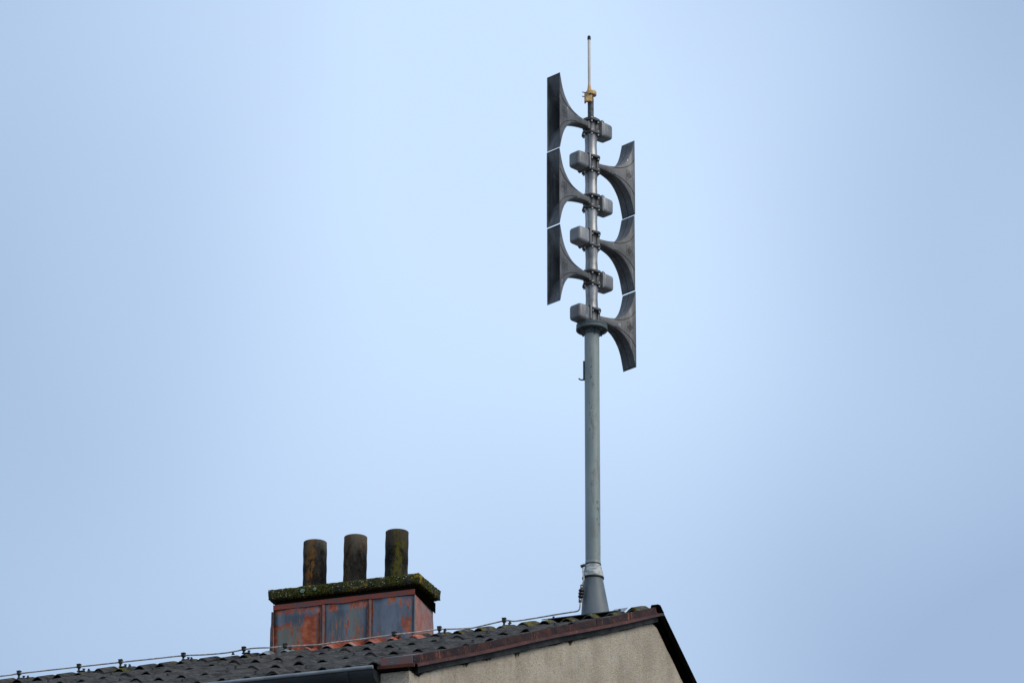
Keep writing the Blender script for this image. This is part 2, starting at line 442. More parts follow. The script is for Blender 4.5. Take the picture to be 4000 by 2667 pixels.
# ------------------------------------------------------------------ mesh helpers
class MB:
    def __init__(self):
        self.v, self.f = [], []
    def add(self, verts, faces):
        o = len(self.v)
        self.v += [tuple(p) for p in verts]
        self.f += [tuple(i + o for i in q) for q in faces]
        return self
    def box(self, a, b):
        (x0, y0, z0), (x1, y1, z1) = a, b
        vs_ = [(x, y, z) for z in (z0, z1) for y in (y0, y1) for x in (x0, x1)]
        return self.add(vs_, [(0, 2, 3, 1), (4, 5, 7, 6), (0, 1, 5, 4), (2, 6, 7, 3), (0, 4, 6, 2), (1, 3, 7, 5)])
    def obox(self, c, ax, ay, az):         # oriented box: centre and half axes
        c, ax, ay, az = Vector(c), Vector(ax), Vector(ay), Vector(az)
        vs_ = [c + i * ax + j * ay + k * az for k in (-1, 1) for j in (-1, 1) for i in (-1, 1)]
        return self.add(vs_, [(0, 2, 3, 1), (4, 5, 7, 6), (0, 1, 5, 4), (2, 6, 7, 3), (0, 4, 6, 2), (1, 3, 7, 5)])
    def lathe(self, prof, c=(0, 0), seg=32, top=True, bottom=True, phase=0.0, shear=(0, 0)):
        # prof: list of (r, z) from the bottom up; shear shifts the centre per unit of z
        z0 = prof[0][1]
        vs_, fs = [], []
        for r, z in prof:
            for i in range(seg):
                a = 2 * math.pi * i / seg + phase
                vs_.append((c[0] + shear[0] * (z - z0) + r * math.cos(a), c[1] + shear[1] * (z - z0) + r * math.sin(a), z))
        for j in range(len(prof) - 1):
            for i in range(seg):
                k = (i + 1) % seg
                fs.append((j * seg + i, j * seg + k, (j + 1) * seg + k, (j + 1) * seg + i))
        if bottom:
            fs.append(tuple(range(seg - 1, -1, -1)))
        if top:
            fs.append(tuple((len(prof) - 1) * seg + i for i in range(seg)))
        return self.add(vs_, fs)
    def tube(self, pts, r, seg=8, cap=True):
        pts = [Vector(p) for p in pts]
        n = len(pts)
        vs_, fs = [], []
        up = None
        for i, p in enumerate(pts):
            d = (pts[min(i + 1, n - 1)] - pts[max(i - 1, 0)]).normalized()
            if up is None:
                up = Vector((0, 0, 1)) if abs(d.z) < 0.9 else Vector((1, 0, 0))
            s = d.cross(up).normalized()
            up = s.cross(d).normalized()
            rr = r[i] if isinstance(r, (list, tuple)) else r
            for k in range(seg):
                a = 2 * math.pi * k / seg
                vs_.append(p + rr * (math.cos(a) * s + math.sin(a) * up))
        for i in range(n - 1):
            for k in range(seg):
                q = (k + 1) % seg
                fs.append((i * seg + k, i * seg + q, (i + 1) * seg + q, (i + 1) * seg + k))
        if cap:
            fs.append(tuple(range(seg)))
            fs.append(tuple((n - 1) * seg + k for k in range(seg - 1, -1, -1)))
        return self.add(vs_, fs)
    def prism(self, poly, fn0, fn1):       # closed outline -> solid between two mappings
        n = len(poly)
        vs_ = [fn0(*p) for p in poly] + [fn1(*p) for p in poly]
        fs = [tuple(range(n - 1, -1, -1)), tuple(range(n, 2 * n))]
        for i in range(n):
            k = (i + 1) % n
            fs.append((i, k, n + k, n + i))
        return self.add(vs_, fs)
    def mesh(self, name, base, mat, smooth=40):
        me = bpy.data.meshes.new(name)
        b = Vector(base)
        me.from_pydata([tuple(Vector(p) - b) for p in self.v], [], self.f)
        bm = bmesh.new()
        bm.from_mesh(me)
        bmesh.ops.recalc_face_normals(bm, faces=bm.faces)
        bm.to_mesh(me)
        bm.free()
        me.materials.append(mat)
        if smooth:
            me.shade_smooth()
            me.set_sharp_from_angle(angle=R(smooth))
        return me

BASE = {}

def thing(name, base, label, cat, group=None):
    o = bpy.data.objects.new(name, None)
    o.empty_display_size = 0.2
    COL.objects.link(o)
    o.location = to_world(base)
    o.rotation_euler = (0, 0, ROT)
    o['label'] = label
    o['category'] = cat
    if group:
        o['group'] = group
    BASE[o.name] = Vector(base)
    return o

def part(name, mb, mat, parent, smooth=40, bevel=0.0, label=None, kind=None, segs=2):
    base = BASE[parent.name]
    o = bpy.data.objects.new(name, mb.mesh(name, base, M[mat], smooth))
    COL.objects.link(o)
    o.parent = parent
    BASE[o.name] = base
    if bevel:
        m = o.modifiers.new('bevel', 'BEVEL')
        m.width = bevel
        m.segments = segs
        m.limit_method = 'ANGLE'
        m.angle_limit = R(35)
    if label:
        o['label'] = label
    if kind:
        o['kind'] = kind
    return o

def single(name, mb, mat, base, label, cat, group=None, smooth=40):
    o = bpy.data.objects.new(name, mb.mesh(name, base, M[mat], smooth))
    COL.objects.link(o)
    o.location = to_world(base)
    o.rotation_euler = (0, 0, ROT)
    o['label'] = label
    o['category'] = cat
    if group:
        o['group'] = group
    BASE[o.name] = Vector(base)
    return o

def catmull(pts, n=6):
    pts = [Vector(p) for p in pts]
    out = []
    for i in range(len(pts) - 1):
        p0, p1, p2, p3 = pts[max(i - 1, 0)], pts[i], pts[i + 1], pts[min(i + 2, len(pts) - 1)]
        for k in range(n):
            t = k / n
            out.append(0.5 * ((2 * p1) + (p2 - p0) * t + (2 * p0 - 5 * p1 + 4 * p2 - p3) * t * t + (3 * p1 - p0 - 3 * p2 + p3) * t ** 3))
    out.append(pts[-1])
    return out

# ------------------------------------------------------------------ ground
g = MB().add([(-600, -600, 0), (600, -600, 0), (600, 600, 0), (-600, 600, 0)], [(0, 1, 2, 3)])
ground = bpy.data.objects.new('ground', g.mesh('ground', (0, 0, 0), M['ground'], 0))
ground['kind'] = 'structure'
ground['label'] = 'grey paved ground around the house'
COL.objects.link(ground)

# ------------------------------------------------------------------ house
HL = 9.85                       # length of the house behind the gable
EV = 5.07                       # eave, measured across from the ridge
house = thing('house', (-HL / 2, 0, -RZ), 'rendered gabled house with a dark corrugated roof and brown verge trim', 'house')

# gable wall: top edge follows the roof with a ragged upper edge
def gable_outline():
    rnd = random.Random(4)
    pts = [(-5.07, -RZ)]
    ys = []
    y = -5.07
    while y < 5.07:
        ys.append(y)
        y += 0.06 + rnd.random() * 0.12
    ys.append(5.07)
    notches = {-1.93: 0.035, -3.05: 0.05, -3.62: 0.02, -4.05: 0.035, -1.2: 0.012}
    for y in ys:
        z = -T * abs(y) - 0.118 - rnd.random() * 0.010
        if y < -4.86:
            z = -2.008 - rnd.random() * 0.004
        pts.append((y, z))
    for yn, d in notches.items():
        for w in (-0.055, -0.02, 0.02, 0.06):
            pts.append((yn + w, -T * abs(yn + w) - 0.12 - (d if abs(w) < 0.03 else 0.004)))
    pts.append((5.0701, -RZ))
    head, tail = pts[0], pts[-1]
    body = sorted(p for p in pts if p[1] > -RZ + 1)
    return [head] + body + [tail]
GX0, GX1 = -0.235, -0.032
po = gable_outline()
gw = MB().prism(po, lambda y, z: (GX0, y, z), lambda y, z: (GX1, y, z))
part('gable_wall', gw, 'stucco', house, 0, 0.006, label='beige rough-cast gable wall with dark weather stains')
# walls of the rest of the house stand back from the gable's head
part('side_wall', MB().box((-HL, -4.70, -RZ), (GX0 - 0.003, -4.45, -1.86)), 'stucco', house, 0)
part('side_wall', MB().box((-HL, 4.45, -RZ), (GX0 - 0.003, 4.70, -1.86)), 'stucco', house, 0)
gp = [(-4.447, -RZ), (-4.447, -T * 4.447 - 0.13), (0, -0.13), (4.447, -T * 4.447 - 0.13), (4.447, -RZ)]
part('far_gable_wall', MB().prism(gp, lambda y, z: (-HL, y, z), lambda y, z: (-HL + 0.22, y, z)), 'stucco', house, 0)

# roof: dark deck under the sheets
AMP = 0.051
dk = MB()
dz0, dz1 = -0.075, -0.105
dk.prism([(-EV + 0.06, -T * (EV - 0.06) + dz0), (0, dz0), (EV - 0.06, -T * (EV - 0.06) + dz0),
          (EV - 0.06, -T * (EV - 0.06) + dz1), (0, dz1), (-EV + 0.06, -T * (EV - 0.06) + dz1)],
         lambda y, z: (-HL, y, z), lambda y, z: (-0.05, y, z))
roof = part('roof', dk, 'deck', house, 0)

PITCH = 0.177
LAPX = -0.11                    # crest of the first side lap
ROWS = [1.69, 3.38, 5.07]       # lower edges of the three courses
TH = 0.0065

def wave(u):                    # 1 on the crest, 0 in the valley
    return 0.5 + 0.5 * math.cos(2 * math.pi * u)

def sheet_mesh(row, xr, seed):
    # local frame: x = 0 on the left lap crest, y across (negative downhill), in house coordinates minus lap x
    rnd = random.Random(seed)
    lo = -ROWS[row]
    hi = lo + 1.88 if row > 0 else -0.05
    x0, x1 = -0.30 * PITCH, 5 * PITCH + xr
    nx = int(round((x1 - x0) / PITCH * 8))
    yy = [lo, lo + 0.12, lo + 0.6, lo + 1.2, hi]
    warp = [rnd.uniform(-1, 1) for _ in range(8)]
    top, bot = [], []
    for y in yy:
        fr = (y - lo) / 1.69
        for i in range(nx + 1):
            x = x0 + (x1 - x0) * i / nx
            u = x / PITCH
            w = wave(u)
            lift = 0.0
            if u > 4.45:
                lift = 0.014 * min(1, (u - 4.45) / 0.3)
            wob = 0.0055 * warp[int(u + 0.8) % 8] * (1 - fr) * w
            z = T * y - AMP * (1 - w) ** 0.92 + lift + wob - fr * (0.009 + 0.0135 * w)
            top.append((x, y, z))
            bot.append((x, y + 0.0006, z - TH))
    m = MB()
    n = nx + 1
    NV = len(top)
    fs = []
    R_ = len(yy)
    for j in range(R_ - 1):
        for i in range(nx):
            a = j * n + i
            fs.append((a, a + 1, a + n + 1, a + n))
            fs.append((NV + a, NV + a + n, NV + a + n + 1, NV + a + 1))
    for i in range(nx):
        fs.append((i, NV + i, NV + i + 1, i + 1))
        a = (R_ - 1) * n + i
        fs.append((a, a + 1, NV + a + 1, NV + a))
    for j in range(R_ - 1):
        a, b = j * n, (j + 1) * n
        fs.append((a, b, NV + b, NV + a))
        a, b = a + nx, b + nx
        fs.append((a, NV + a, NV + b, b))
    m.add(top + bot, fs)
    return m

NCOL = 11
sheet_data = {}
def link_child(name, data, parent, loc=(0, 0, 0), rz=0.0):
    o = bpy.data.objects.new(name, data)
    COL.objects.link(o)
    o.parent = parent
    o.location = Vector(loc) - BASE[parent.name]
    o.rotation_euler = (0, 0, rz)
    return o
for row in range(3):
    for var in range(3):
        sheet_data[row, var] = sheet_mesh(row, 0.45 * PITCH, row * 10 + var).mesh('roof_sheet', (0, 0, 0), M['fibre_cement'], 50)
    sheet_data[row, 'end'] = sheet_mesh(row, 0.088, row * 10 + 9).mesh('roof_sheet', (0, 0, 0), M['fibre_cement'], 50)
# screws with washers on the crests
sc = MB()
sc.lathe([(0.013, -0.004), (0.013, 0.004), (0.006, 0.007)], seg=10)
sc.lathe([(0.0085, 0.0065), (0.0085, 0.016)], seg=6)
screw_data = sc.mesh('screw', (0, 0, 0), M['dark_steel'], 30)
rs = random.Random(11)
for c in range(NCOL):
    lx = LAPX - 5 * PITCH * (c + 1)
    for row in range(3):
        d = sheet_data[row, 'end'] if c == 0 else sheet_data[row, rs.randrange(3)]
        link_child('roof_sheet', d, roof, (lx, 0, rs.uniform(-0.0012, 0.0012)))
        for kx in (1, 4):
            y = -ROWS[row] + 0.15 + rs.uniform(-0.03, 0.03)
            s = link_child('screw', screw_data, roof, (lx + kx * PITCH + rs.uniform(-.006, .006), y, T * y - 0.001))
            s.rotation_euler = (math.atan(T) + rs.uniform(-.1, .1), rs.uniform(-.15, .15), 0)
        # far slope: the same sheets turned round
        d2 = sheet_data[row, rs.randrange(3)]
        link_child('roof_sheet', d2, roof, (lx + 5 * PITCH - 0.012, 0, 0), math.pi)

# corrugated ridge hoods
def hood_mesh(seed, drop):
    rnd = random.Random(seed)
    W = 0.30
    x0, x1 = -0.28 * PITCH, 5.3 * PITCH
    nx = 46
    ys = [-W, -W + .05, -.2, -.12, -.07, -.04, -.015, .015, .04, .07, .12, .2, W]
    top, bot = [], []
    wob = [rnd.uniform(-0.006, 0.006) for _ in range(9)]
    for y in ys:
        for i in range(nx + 1):
            x = x0 + (x1 - x0) * i / nx
            u = x / PITCH
            w = wave(u)
            lift = 0.010 * max(0, min(1, (u - 4.45) / 0.3))
            z = -T * (math.sqrt(y * y + 0.03 ** 2) - 0.012) - AMP * (1 - w) ** 0.9 * (1.0 - 0.25 * math.exp(-(y / .1) ** 2)) + 0.008 + lift + wob[int(u + .8) % 9] * w
            z -= drop
            z += 0.002 * w * (abs(y) / W) ** 2
            top.append((x, y, z))
            bot.append((x, y, z - 0.0075))
    m = MB()
    n, NV, fs, R_ = nx + 1, len(top), [], len(ys)
    for j in range(R_ - 1):
        for i in range(nx):
            a = j * n + i
            fs += [(a, a + 1, a + n + 1, a + n), (NV + a, NV + a + n, NV + a + n + 1, NV + a + 1)]
    for i in range(nx):
        a = (R_ - 1) * n + i
        fs += [(i, NV + i, NV + i + 1, i + 1), (a, a + 1, NV + a + 1, NV + a)]
    for j in range(R_ - 1):
        a, b = j * n, (j + 1) * n
        fs += [(a, b, NV + b, NV + a), (a + nx, NV + a + nx, NV + b + nx, b + nx)]
    m.add(top + bot, fs)
    return m
HOODX = LAPX
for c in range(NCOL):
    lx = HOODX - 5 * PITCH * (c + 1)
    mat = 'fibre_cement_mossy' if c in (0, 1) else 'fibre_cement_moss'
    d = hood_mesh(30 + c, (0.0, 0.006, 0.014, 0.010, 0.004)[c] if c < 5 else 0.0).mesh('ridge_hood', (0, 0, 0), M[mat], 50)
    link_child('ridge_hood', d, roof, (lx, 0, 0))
    for kx in (1, 4):
        s = link_child('screw', screw_data, roof, (lx + kx * PITCH + 0.03, -0.16, -T * 0.16 + 0.012))
        s.rotation_euler = (math.atan(T), 0, 0)
# last hood over the gable end
e = hood_mesh(77, -0.014)
e.v = [p for p in e.v]
end_hood = MB()
xs_keep = 0.115 / (5.58 * PITCH)
end_hood.add([(p[0] * 1.0, p[1], p[2]) for p in e.v], e.f)
def clip_x(mb, xmax):
    mb.v = [(min(p[0], xmax), p[1], p[2]) for p in mb.v]
    keep = []
    for f in mb.f:
        pts = {(round(mb.v[i][0], 5), round(mb.v[i][1], 5), round(mb.v[i][2], 5)) for i in f}
        if not all(abs(mb.v[i][0] - xmax) < 1e-6 for i in f):
            keep.append(f)
    mb.f = keep
    return mb
clip_x(end_hood, 0.098)
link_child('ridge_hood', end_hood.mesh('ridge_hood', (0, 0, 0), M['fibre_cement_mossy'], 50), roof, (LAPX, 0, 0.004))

# verge trim on the gable, slope in view (profile in x,z swept along the slope)
def sweep(prof, stations, zf):
    # prof: closed outline (x, dz); stations: list of y; zf(y, k) -> z offset
    m = MB()
    n = len(prof)
    vs_ = []
    for y in stations:
        for (x, dz) in prof:
            vs_.append((x, y, zf(y) + dz))
    fs = []
    for j in range(len(stations) - 1):
        for i in range(n):
            k = (i + 1) % n
            fs.append((j * n + i, j * n + k, (j + 1) * n + k, (j + 1) * n + i))
    fs.append(tuple(range(n)))
    fs.append(tuple((len(stations) - 1) * n + i for i in range(n - 1, -1, -1)))
    return m.add(vs_, fs)
rv = random.Random(3)
def zs(y):
    return -T * abs(y) + 0.0035 * math.sin(y * 2.3 + 1) + 0.002 * math.sin(y * 7.1)
joints = [-5.10, -4.55, -3.02, -1.46, 0.03]
for j in range(4):
    a, b = joints[j], joints[j + 1]
    o = 0.0015 * (j % 2)
    st = [a + 0.002 + (b - a - 0.004) * i / 14 for i in range(15)]
    pr = [(-0.050, 0.004), (0.0 + o, 0.008), (0.004 + o, -0.048), (0.001 + o, -0.052), (-0.004 + o, 0.002), (-0.050, -0.001)]
    tr = part('verge_flashing', sweep(pr, st, zs), 'brown_metal', house, 30)
    st2 = [a + 0.035 + (b - a + 0.02) * i / 14 for i in range(15)]
    if j == 3:
        st2 = [a + 0.035 + (0.06 - a - 0.035) * i / 14 for i in range(15)]
    ol = 0.0018 * (j % 2)
    z2 = (lambda y: -T * (abs(y) if y < 0 else -y * 0.85) + 0.0035 * math.sin(y * 2.3 + 1))
    pr2 = [(0.003, -0.046), (0.021 + ol, -0.0505), (0.023 + ol, -0.070), (0.019 + ol, -0.072), (0.017 + ol, -0.056), (0.003, -0.052)]
    part('verge_lip', sweep(pr2, st2, z2), 'brown_lip', tr, 30)
stb = [-5.0 + 4.995 * i / 20 for i in range(21)]
part('barge_board', sweep([(-0.028, -0.055), (-0.003, -0.055), (-0.003, -0.116), (-0.028, -0.120)], stb,
     lambda y: -T * abs(y) + 0.003 * math.sin(y * 3 + 2)), 'dark_board', house, 30)
# closing piece at the eave end of the verge
cl = MB()
cl.prism([(-0.215, -1.925), (0.002, -1.928), (0.003, -1.985), (-0.215, -1.985)],
         lambda x, z: (x, -5.112, z), lambda x, z: (x, -5.106, z))
cl.prism([(-0.215, -5.108), (0.002, -5.108), (0.002, -4.94), (-0.08, -4.98), (-0.215, -5.07)],
         lambda x, y: (x, y, T * y + 0.012), lambda x, y: (x, y, T * y + 0.016))
ep = part('eave_end_plate', cl, 'grey_end_metal', house, 0)
part('plate_lip', MB().prism([(-0.235, -1.978), (0.02, -1.984), (0.02, -2.004), (-0.235, -2.0)],
     lambda x, z: (x, -5.128, z), lambda x, z: (x, -5.113, z)), 'brown_lip', ep, 0)
part('dark_soffit', MB().box((-0.234, -5.100, -2.0075), (-0.034, -4.6, -1.99)), 'deck', house, 0)

# verge of the far slope: black
stc = [0.004 + 5.1 * i / 16 for i in range(17)]
part('verge_board', sweep([(-0.05, 0.012), (0.012, 0.014), (0.016, -0.080), (0.006, -0.086), (-0.05, -0.082)], stc,
     lambda y: -T * abs(y) + 0.003), 'black_verge', house, 30, label='black verge board on the far slope')
part('verge_batten', sweep([(-0.03, -0.083), (-0.012, -0.088), (-0.008, -0.112), (-0.03, -0.114)], stc,
     lambda y: -T * abs(y) + 0.003), 'black_verge', house, 30)
part('apex_cap', MB().prism([(-0.07, -0.028), (-0.045, 0.012), (0.012, 0.022), (0.10, -0.012), (0.10, -0.06), (-0.05, -0.05)],
     lambda y, z: (-0.045, y, z), lambda y, z: (0.0135, y, z)), 'black_verge', house, 0, 0.004)

# gutter
GY, GZ = -5.125, -2.012
gut = MB()
GR = 0.075
gx0, gx1 = -HL, -0.238
prof = []
for i in range(15):
    a = math.pi + math.pi * i / 14
    prof.append((GY + GR * math.cos(a), GZ + GR * math.sin(a)))
vs_, fs = [], []
nst = 12
for s in range(nst + 1):
    x = gx0 + (gx1 - gx0) * s / nst
    dz = 0.004 * (-x) * 1.0
    for q in (0.0, 0.0025):
        for (y, z) in prof:
            k = 1 - q / GR
            vs_.append((x, GY + (y - GY) * k, GZ + (z - GZ) * k + dz))
npf = len(prof)
for s in range(nst):
    for l in (0, 1):
        for i in range(npf - 1):
            a = s * 2 * npf + l * npf + i
            b = a + 2 * npf
            fs.append((a, a + 1, b + 1, b))
gut.add(vs_, fs)
gut.add([(gx1, y, z - 0.0) for y, z in prof] + [(gx1 + 0.003, y, z) for y, z in prof],
        [tuple(range(npf)), tuple(range(2 * npf - 1, npf - 1, -1))] + [(i, i + 1, npf + i + 1, npf + i) for i in range(npf - 1)])
gutter = part('gutter', gut, 'gutter_dark', house, 40)
bd = [(gx0 + (gx1 + 0.006 - gx0) * i / 10, GY - GR - 0.008, GZ + 0.004 + 0.004 * -(gx0 + (gx1 - gx0) * i / 10)) for i in range(11)]
part('bead', MB().tube(bd, 0.012, 12), 'gutter_zinc', gutter, 40)
x = -0.42
while x > -HL + 0.3:
    bk = MB()
    pts = [(x, GY + (GR + 0.004) * math.cos(math.pi + math.pi * i / 10), GZ + 0.004 * -x + (GR + 0.004) * math.sin(math.pi + math.pi * i / 10)) for i in range(11)]
    for p, q in zip(pts[:-1], pts[1:]):
        c = (Vector(p) + Vector(q)) / 2
        d = (Vector(q) - Vector(p)) / 2
        nrm = Vector((0, d.z, -d.y)).normalized()
        bk.obox(c, (0.014, 0, 0), d * 1.05, nrm * 0.0025)
    bk.obox((x, GY - GR - 0.002, GZ + 0.0175 + 0.004 * -x), (0.014, 0, 0), (0, 0.012, 0), (0, 0, 0.002))
    part('gutter_bracket', bk, 'gutter_dark', gutter, 0)
    x -= 0.82

# ------------------------------------------------------------------ chimney
CB = (-2.497, -0.0, -0.10)
chim = thing('chimney', CB, 'chimney stack clad in zinc with peeling red paint, mossy cap and three flue pipes', 'chimney')
bx0, bx1, by0, by1 = -3.082, -1.912, -0.200, 0.195
zt = 0.262
part('stack', MB().box((bx0 + .006, by0 + .006, -0.30), (bx1 - .006, by1 - .006, 0.29)), 'seam_dark', chim, 0)
sx = [bx0, -2.682, -2.292, bx1]
rc_ = random.Random(5)
for i in range(3):
    m = MB()
    a, b = sx[i] + 0.003, sx[i + 1] - 0.003
    nx, nz = 8, 7
    vs_ = []
    for zi in range(nz + 1):
        z = -0.22 + (zt - 0.004 + 0.22) * zi / nz
        for xi in range(nx + 1):
            xx = a + (b - a) * xi / nx
            q = xi / nx
            flare = 0.012 * max(0, 1 - zi / 3)
            bow = 0.006 * math.sin(math.pi * q) * (0.5 + mnoise.noise((xx * 4, z * 5, i * 3.1)))
            edge = 0.004 if xi in (0, nx) else 0
            zz = z + (0.004 * math.sin(xx * 11 + i) if zi == nz else 0)
            vs_.append((xx, by0 - 0.002 - bow - flare + edge, zz))
    fs = [(r * (nx + 1) + k, r * (nx + 1) + k + 1, (r + 1) * (nx + 1) + k + 1, (r + 1) * (nx + 1) + k) for r in range(nz) for k in range(nx)]
    m.add(vs_, fs)
    o = part('cladding_panel', m, 'cladding', chim, 30)
    o.modifiers.new('thick', 'SOLIDIFY').thickness = 0.0015
# gable-side panel with an overlapping turned edge, far-side panel and back panel
def side_panel(x, s, name, lab=None):
    m = MB()
    vs_ = []
    nz = 9
    for zi in range(nz + 1):
        z = -0.22 + (zt + 0.03 + 0.22) * zi / nz
        for yi in range(6):
            q = yi / 5
            y = by0 - 0.010 + (by1 + 0.012 - by0) * q
            out = 0.004 + 0.010 * max(0, 1 - (z + 0.22) / 0.2) + 0.003 * math.sin(q * 3.1 + z * 6)
            if yi == 5 and -0.05 < z < 0.16:
                out += 0.004
            vs_.append((x + s * out, y, z))
    m.add(vs_, [(r * 6 + k, r * 6 + k + 1, r * 6 + k + 7, r * 6 + k + 6) for r in range(nz) for k in range(5)])
    o = part(name, m, 'cladding_red', chim, 30, label=lab)
    o.modifiers.new('thick', 'SOLIDIFY').thickness = 0.002
side_panel(bx1, 1, 'side_panel', 'faded salmon red side panel')
side_panel(bx0, -1, 'side_panel')
part('back_panel', MB().box((bx0, by1 - 0.004, -0.30), (bx1, by1 + 0.002, zt)), 'cladding_red', chim, 0)
for xx in sx[1:3]:
    m = MB()
    pts = [(xx - .004, -0.22), (xx + .004, -0.22), (xx + .005, zt - 0.035), (xx - .003, zt - 0.035)]
    m.prism(pts, lambda x, z: (x, by0 - 0.030, z), lambda x, z: (x, by0 + 0.002, z))
    part('standing_seam', m, 'seam_dark', chim, 0, 0.002)
    part('seam_foot', MB().obox((xx + 0.016, by0 - 0.009, 0.02), (0.011, 0, 0), (0, .006, 0), (0, 0, 0.235)), 'cladding_red', chim, 0, 0.003)
# corner edges
part('corner_edge', MB().tube([(bx1 + 0.004, by0 - 0.012, -0.22), (bx1 + 0.002, by0 - 0.007, 0.05), (bx1 + 0.003, by0 - 0.006, zt - 0.02)], 0.006, 8), 'cone_zinc', chim)
m = MB()
pts = []
for i in range(15):
    z = -0.24 + (zt + 0.22) * i / 14
    pts.append((bx0 - 0.012 - 0.012 * max(0, 1 - i / 6) - (0.006 if 3 < i < 11 else 0), by0 - 0.004, z))
m.tube(pts, 0.014, 8)
part('corner_edge', m, 'seam_dark', chim)
# band below the cap
m = MB()
n = 24
vs_ = []
for i in range(n + 1):
    xx = bx0 - 0.008 + (bx1 - bx0 + 0.016) * i / n
    zb = zt - 0.005 + 0.006 * math.sin(i * .9) * (1 if 8 < i < 18 else 0.2)
    for (y, z) in ((by0 - 0.011, zb), (by0 - 0.013, zt + 0.036), (by0 + 0.006, zt + 0.036), (by0 + 0.006, zb)):
        vs_.append((xx, y, z))
fs = [(j * 4 + k, j * 4 + (k + 1) % 4, (j + 1) * 4 + (k + 1) % 4, (j + 1) * 4 + k) for j in range(n) for k in range(4)] + [(0, 1, 2, 3), (n * 4 + 3, n * 4 + 2, n * 4 + 1, n * 4)]
m.add(vs_, fs)
part('top_band', m, 'cladding_band', chim, 30)
part('side_band', MB().prism([(by0 - 0.012, zt + 0.0), (by1 + 0.016, zt - 0.03), (by1 + 0.016, zt + 0.052), (by0 - 0.012, zt + 0.052)],
     lambda y, z: (bx1 + 0.009, y, z), lambda y, z: (bx1 + 0.016, y, z)), 'black_verge', chim, 0)
part('shaded_mortar_bed', MB().box((bx0 + 0.01, by0 + 0.012, zt + 0.03), (bx1 - 0.004, by1, 0.335)), 'deck', chim, 0)  # mortar coloured near black for the shadow gap under the cap
# concrete cap, worn and uneven
def worn_box(a, b, step, amp, freq, seed, rnd=0.01):
    bm = bmesh.new()
    bmesh.ops.create_cube(bm, size=1.0)
    for v in bm.verts:
        v.co = Vector([(a[i] + b[i]) / 2 + v.co[i] * (b[i] - a[i]) for i in range(3)])
    for ax in range(3):
        L = b[ax] - a[ax]
        nseg = max(2, int(L / step))
        for i in range(1, nseg):
            p = [0, 0, 0]
            p[ax] = a[ax] + L * i / nseg
            nn = [0, 0, 0]
            nn[ax] = 1
            bmesh.ops.bisect_plane(bm, geom=bm.verts[:] + bm.edges[:] + bm.faces[:], plane_co=p, plane_no=nn)
    bm.normal_update()
    C = Vector([(a[i] + b[i]) / 2 for i in range(3)])
    for v in bm.verts:
        p = v.co.copy()
        # rounded corners
        q = Vector(p)
        hits = 0
        for i in range(3):
            if abs(p[i] - a[i]) < 1e-5 or abs(p[i] - b[i]) < 1e-5:
                hits += 1
        if hits >= 2:
            q -= (p - C).normalized() * 0
            for i in range(3):
                if abs(p[i] - a[i]) < 1e-5:
                    q[i] += rnd * (0.4 + 0.9 * abs(mnoise.noise(p * 30 + Vector((seed, 0, i)))))
                elif abs(p[i] - b[i]) < 1e-5:
                    q[i] -= rnd * (0.4 + 0.9 * abs(mnoise.noise(p * 30 + Vector((seed, 0, i)))))
        d = amp * mnoise.noise(p * freq + Vector((seed, 3, 1))) + amp * 0.7 * mnoise.noise(p * freq * 2.6 + Vector((seed, 9, 1)))
        v.co = q + v.normal * d
    mb = MB()
    bm.verts.index_update()
    mb.add([tuple(v.co) for v in bm.verts], [tuple(v.index for v in f.verts) for f in bm.faces])
    bm.free()
    return mb
cap = part('cap', worn_box((-3.127, -0.245, 0.332), (-1.858, 0.235, 0.420), 0.018, 0.0055, 28, 2.0, 0.008), 'cap_concrete', chim, 60,
           label='mossy exposed-aggregate concrete cap slab')
def lichen_patch(x, z, rx, rz):
    m = MB()
    n = 14
    ring = [(x + rx * (0.8 + 0.3 * mnoise.noise((i * 1.7, x, z))) * math.cos(i / n * 6.283), -0.2515,
             z + rz * (0.8 + 0.3 * mnoise.noise((i * 1.7, z, x))) * math.sin(i / n * 6.283)) for i in range(n)]
    m.add([(x, -0.2545, z)] + ring, [(0, i + 1, (i + 1) % n + 1) for i in range(n)])
    part('lichen', m, 'lichen', cap, 60)
lichen_patch(-2.83, 0.375, 0.024, 0.021)
lichen_patch(-2.725, 0.379, 0.016, 0.018)
# flue pipes: hollow, slightly leaning
for px, mat, lean, r, zt_ in ((-2.830, 'flue_rusty', -0.006, 0.0935, 0.850), (-2.492, 'flue_brown', 0.006, 0.092, 0.853), (-2.145, 'flue_green', 0.01, 0.091, 0.855)):
    m = MB()
    prof = []
    for i in range(17):
        z = 0.40 + (zt_ - 0.40) * i / 16
        prof.append((r + 0.0012 * math.sin(i * 1.3 + px), z))
    prof += [(r - 0.002, zt_ + 0.002), (r - 0.011, zt_ + 0.002), (r - 0.013, zt_ - 0.004), (r - 0.013, zt_ - 0.25)]
    m.lathe(prof, (px, -0.005), 40, True, True, 0, (lean, 0))
    part('flue_pipe', m, mat, chim, 45)
# painted flashing tongues dressed over the corrugations at the foot of the stack
def tongue(n_, mat):
    lx = HOODX - PITCH * n_
    m = MB()
    vs_ = []
    for y in (-0.330, -0.29, -0.235, -0.19):
        for i in range(9):
            u = -0.5 + i / 8
            w = wave(u)
            vs_.append((lx + u * PITCH * 0.96, y, -T * abs(y) - AMP * (1 - w) ** .9 * .8 + 0.0125 - (0.008 if y < -.3 else 0)))
    m.add(vs_, [(r * 9 + k, r * 9 + k + 1, r * 9 + k + 10, r * 9 + k + 9) for r in range(3) for k in range(8)])
    o = part('base_flashing', m, mat, chim, 50)
    o.modifiers.new('thick', 'SOLIDIFY').thickness = 0.003
for q in range(10, 18):
    tongue(q, 'painted_flashing' if q < 16 else 'zinc_bright')

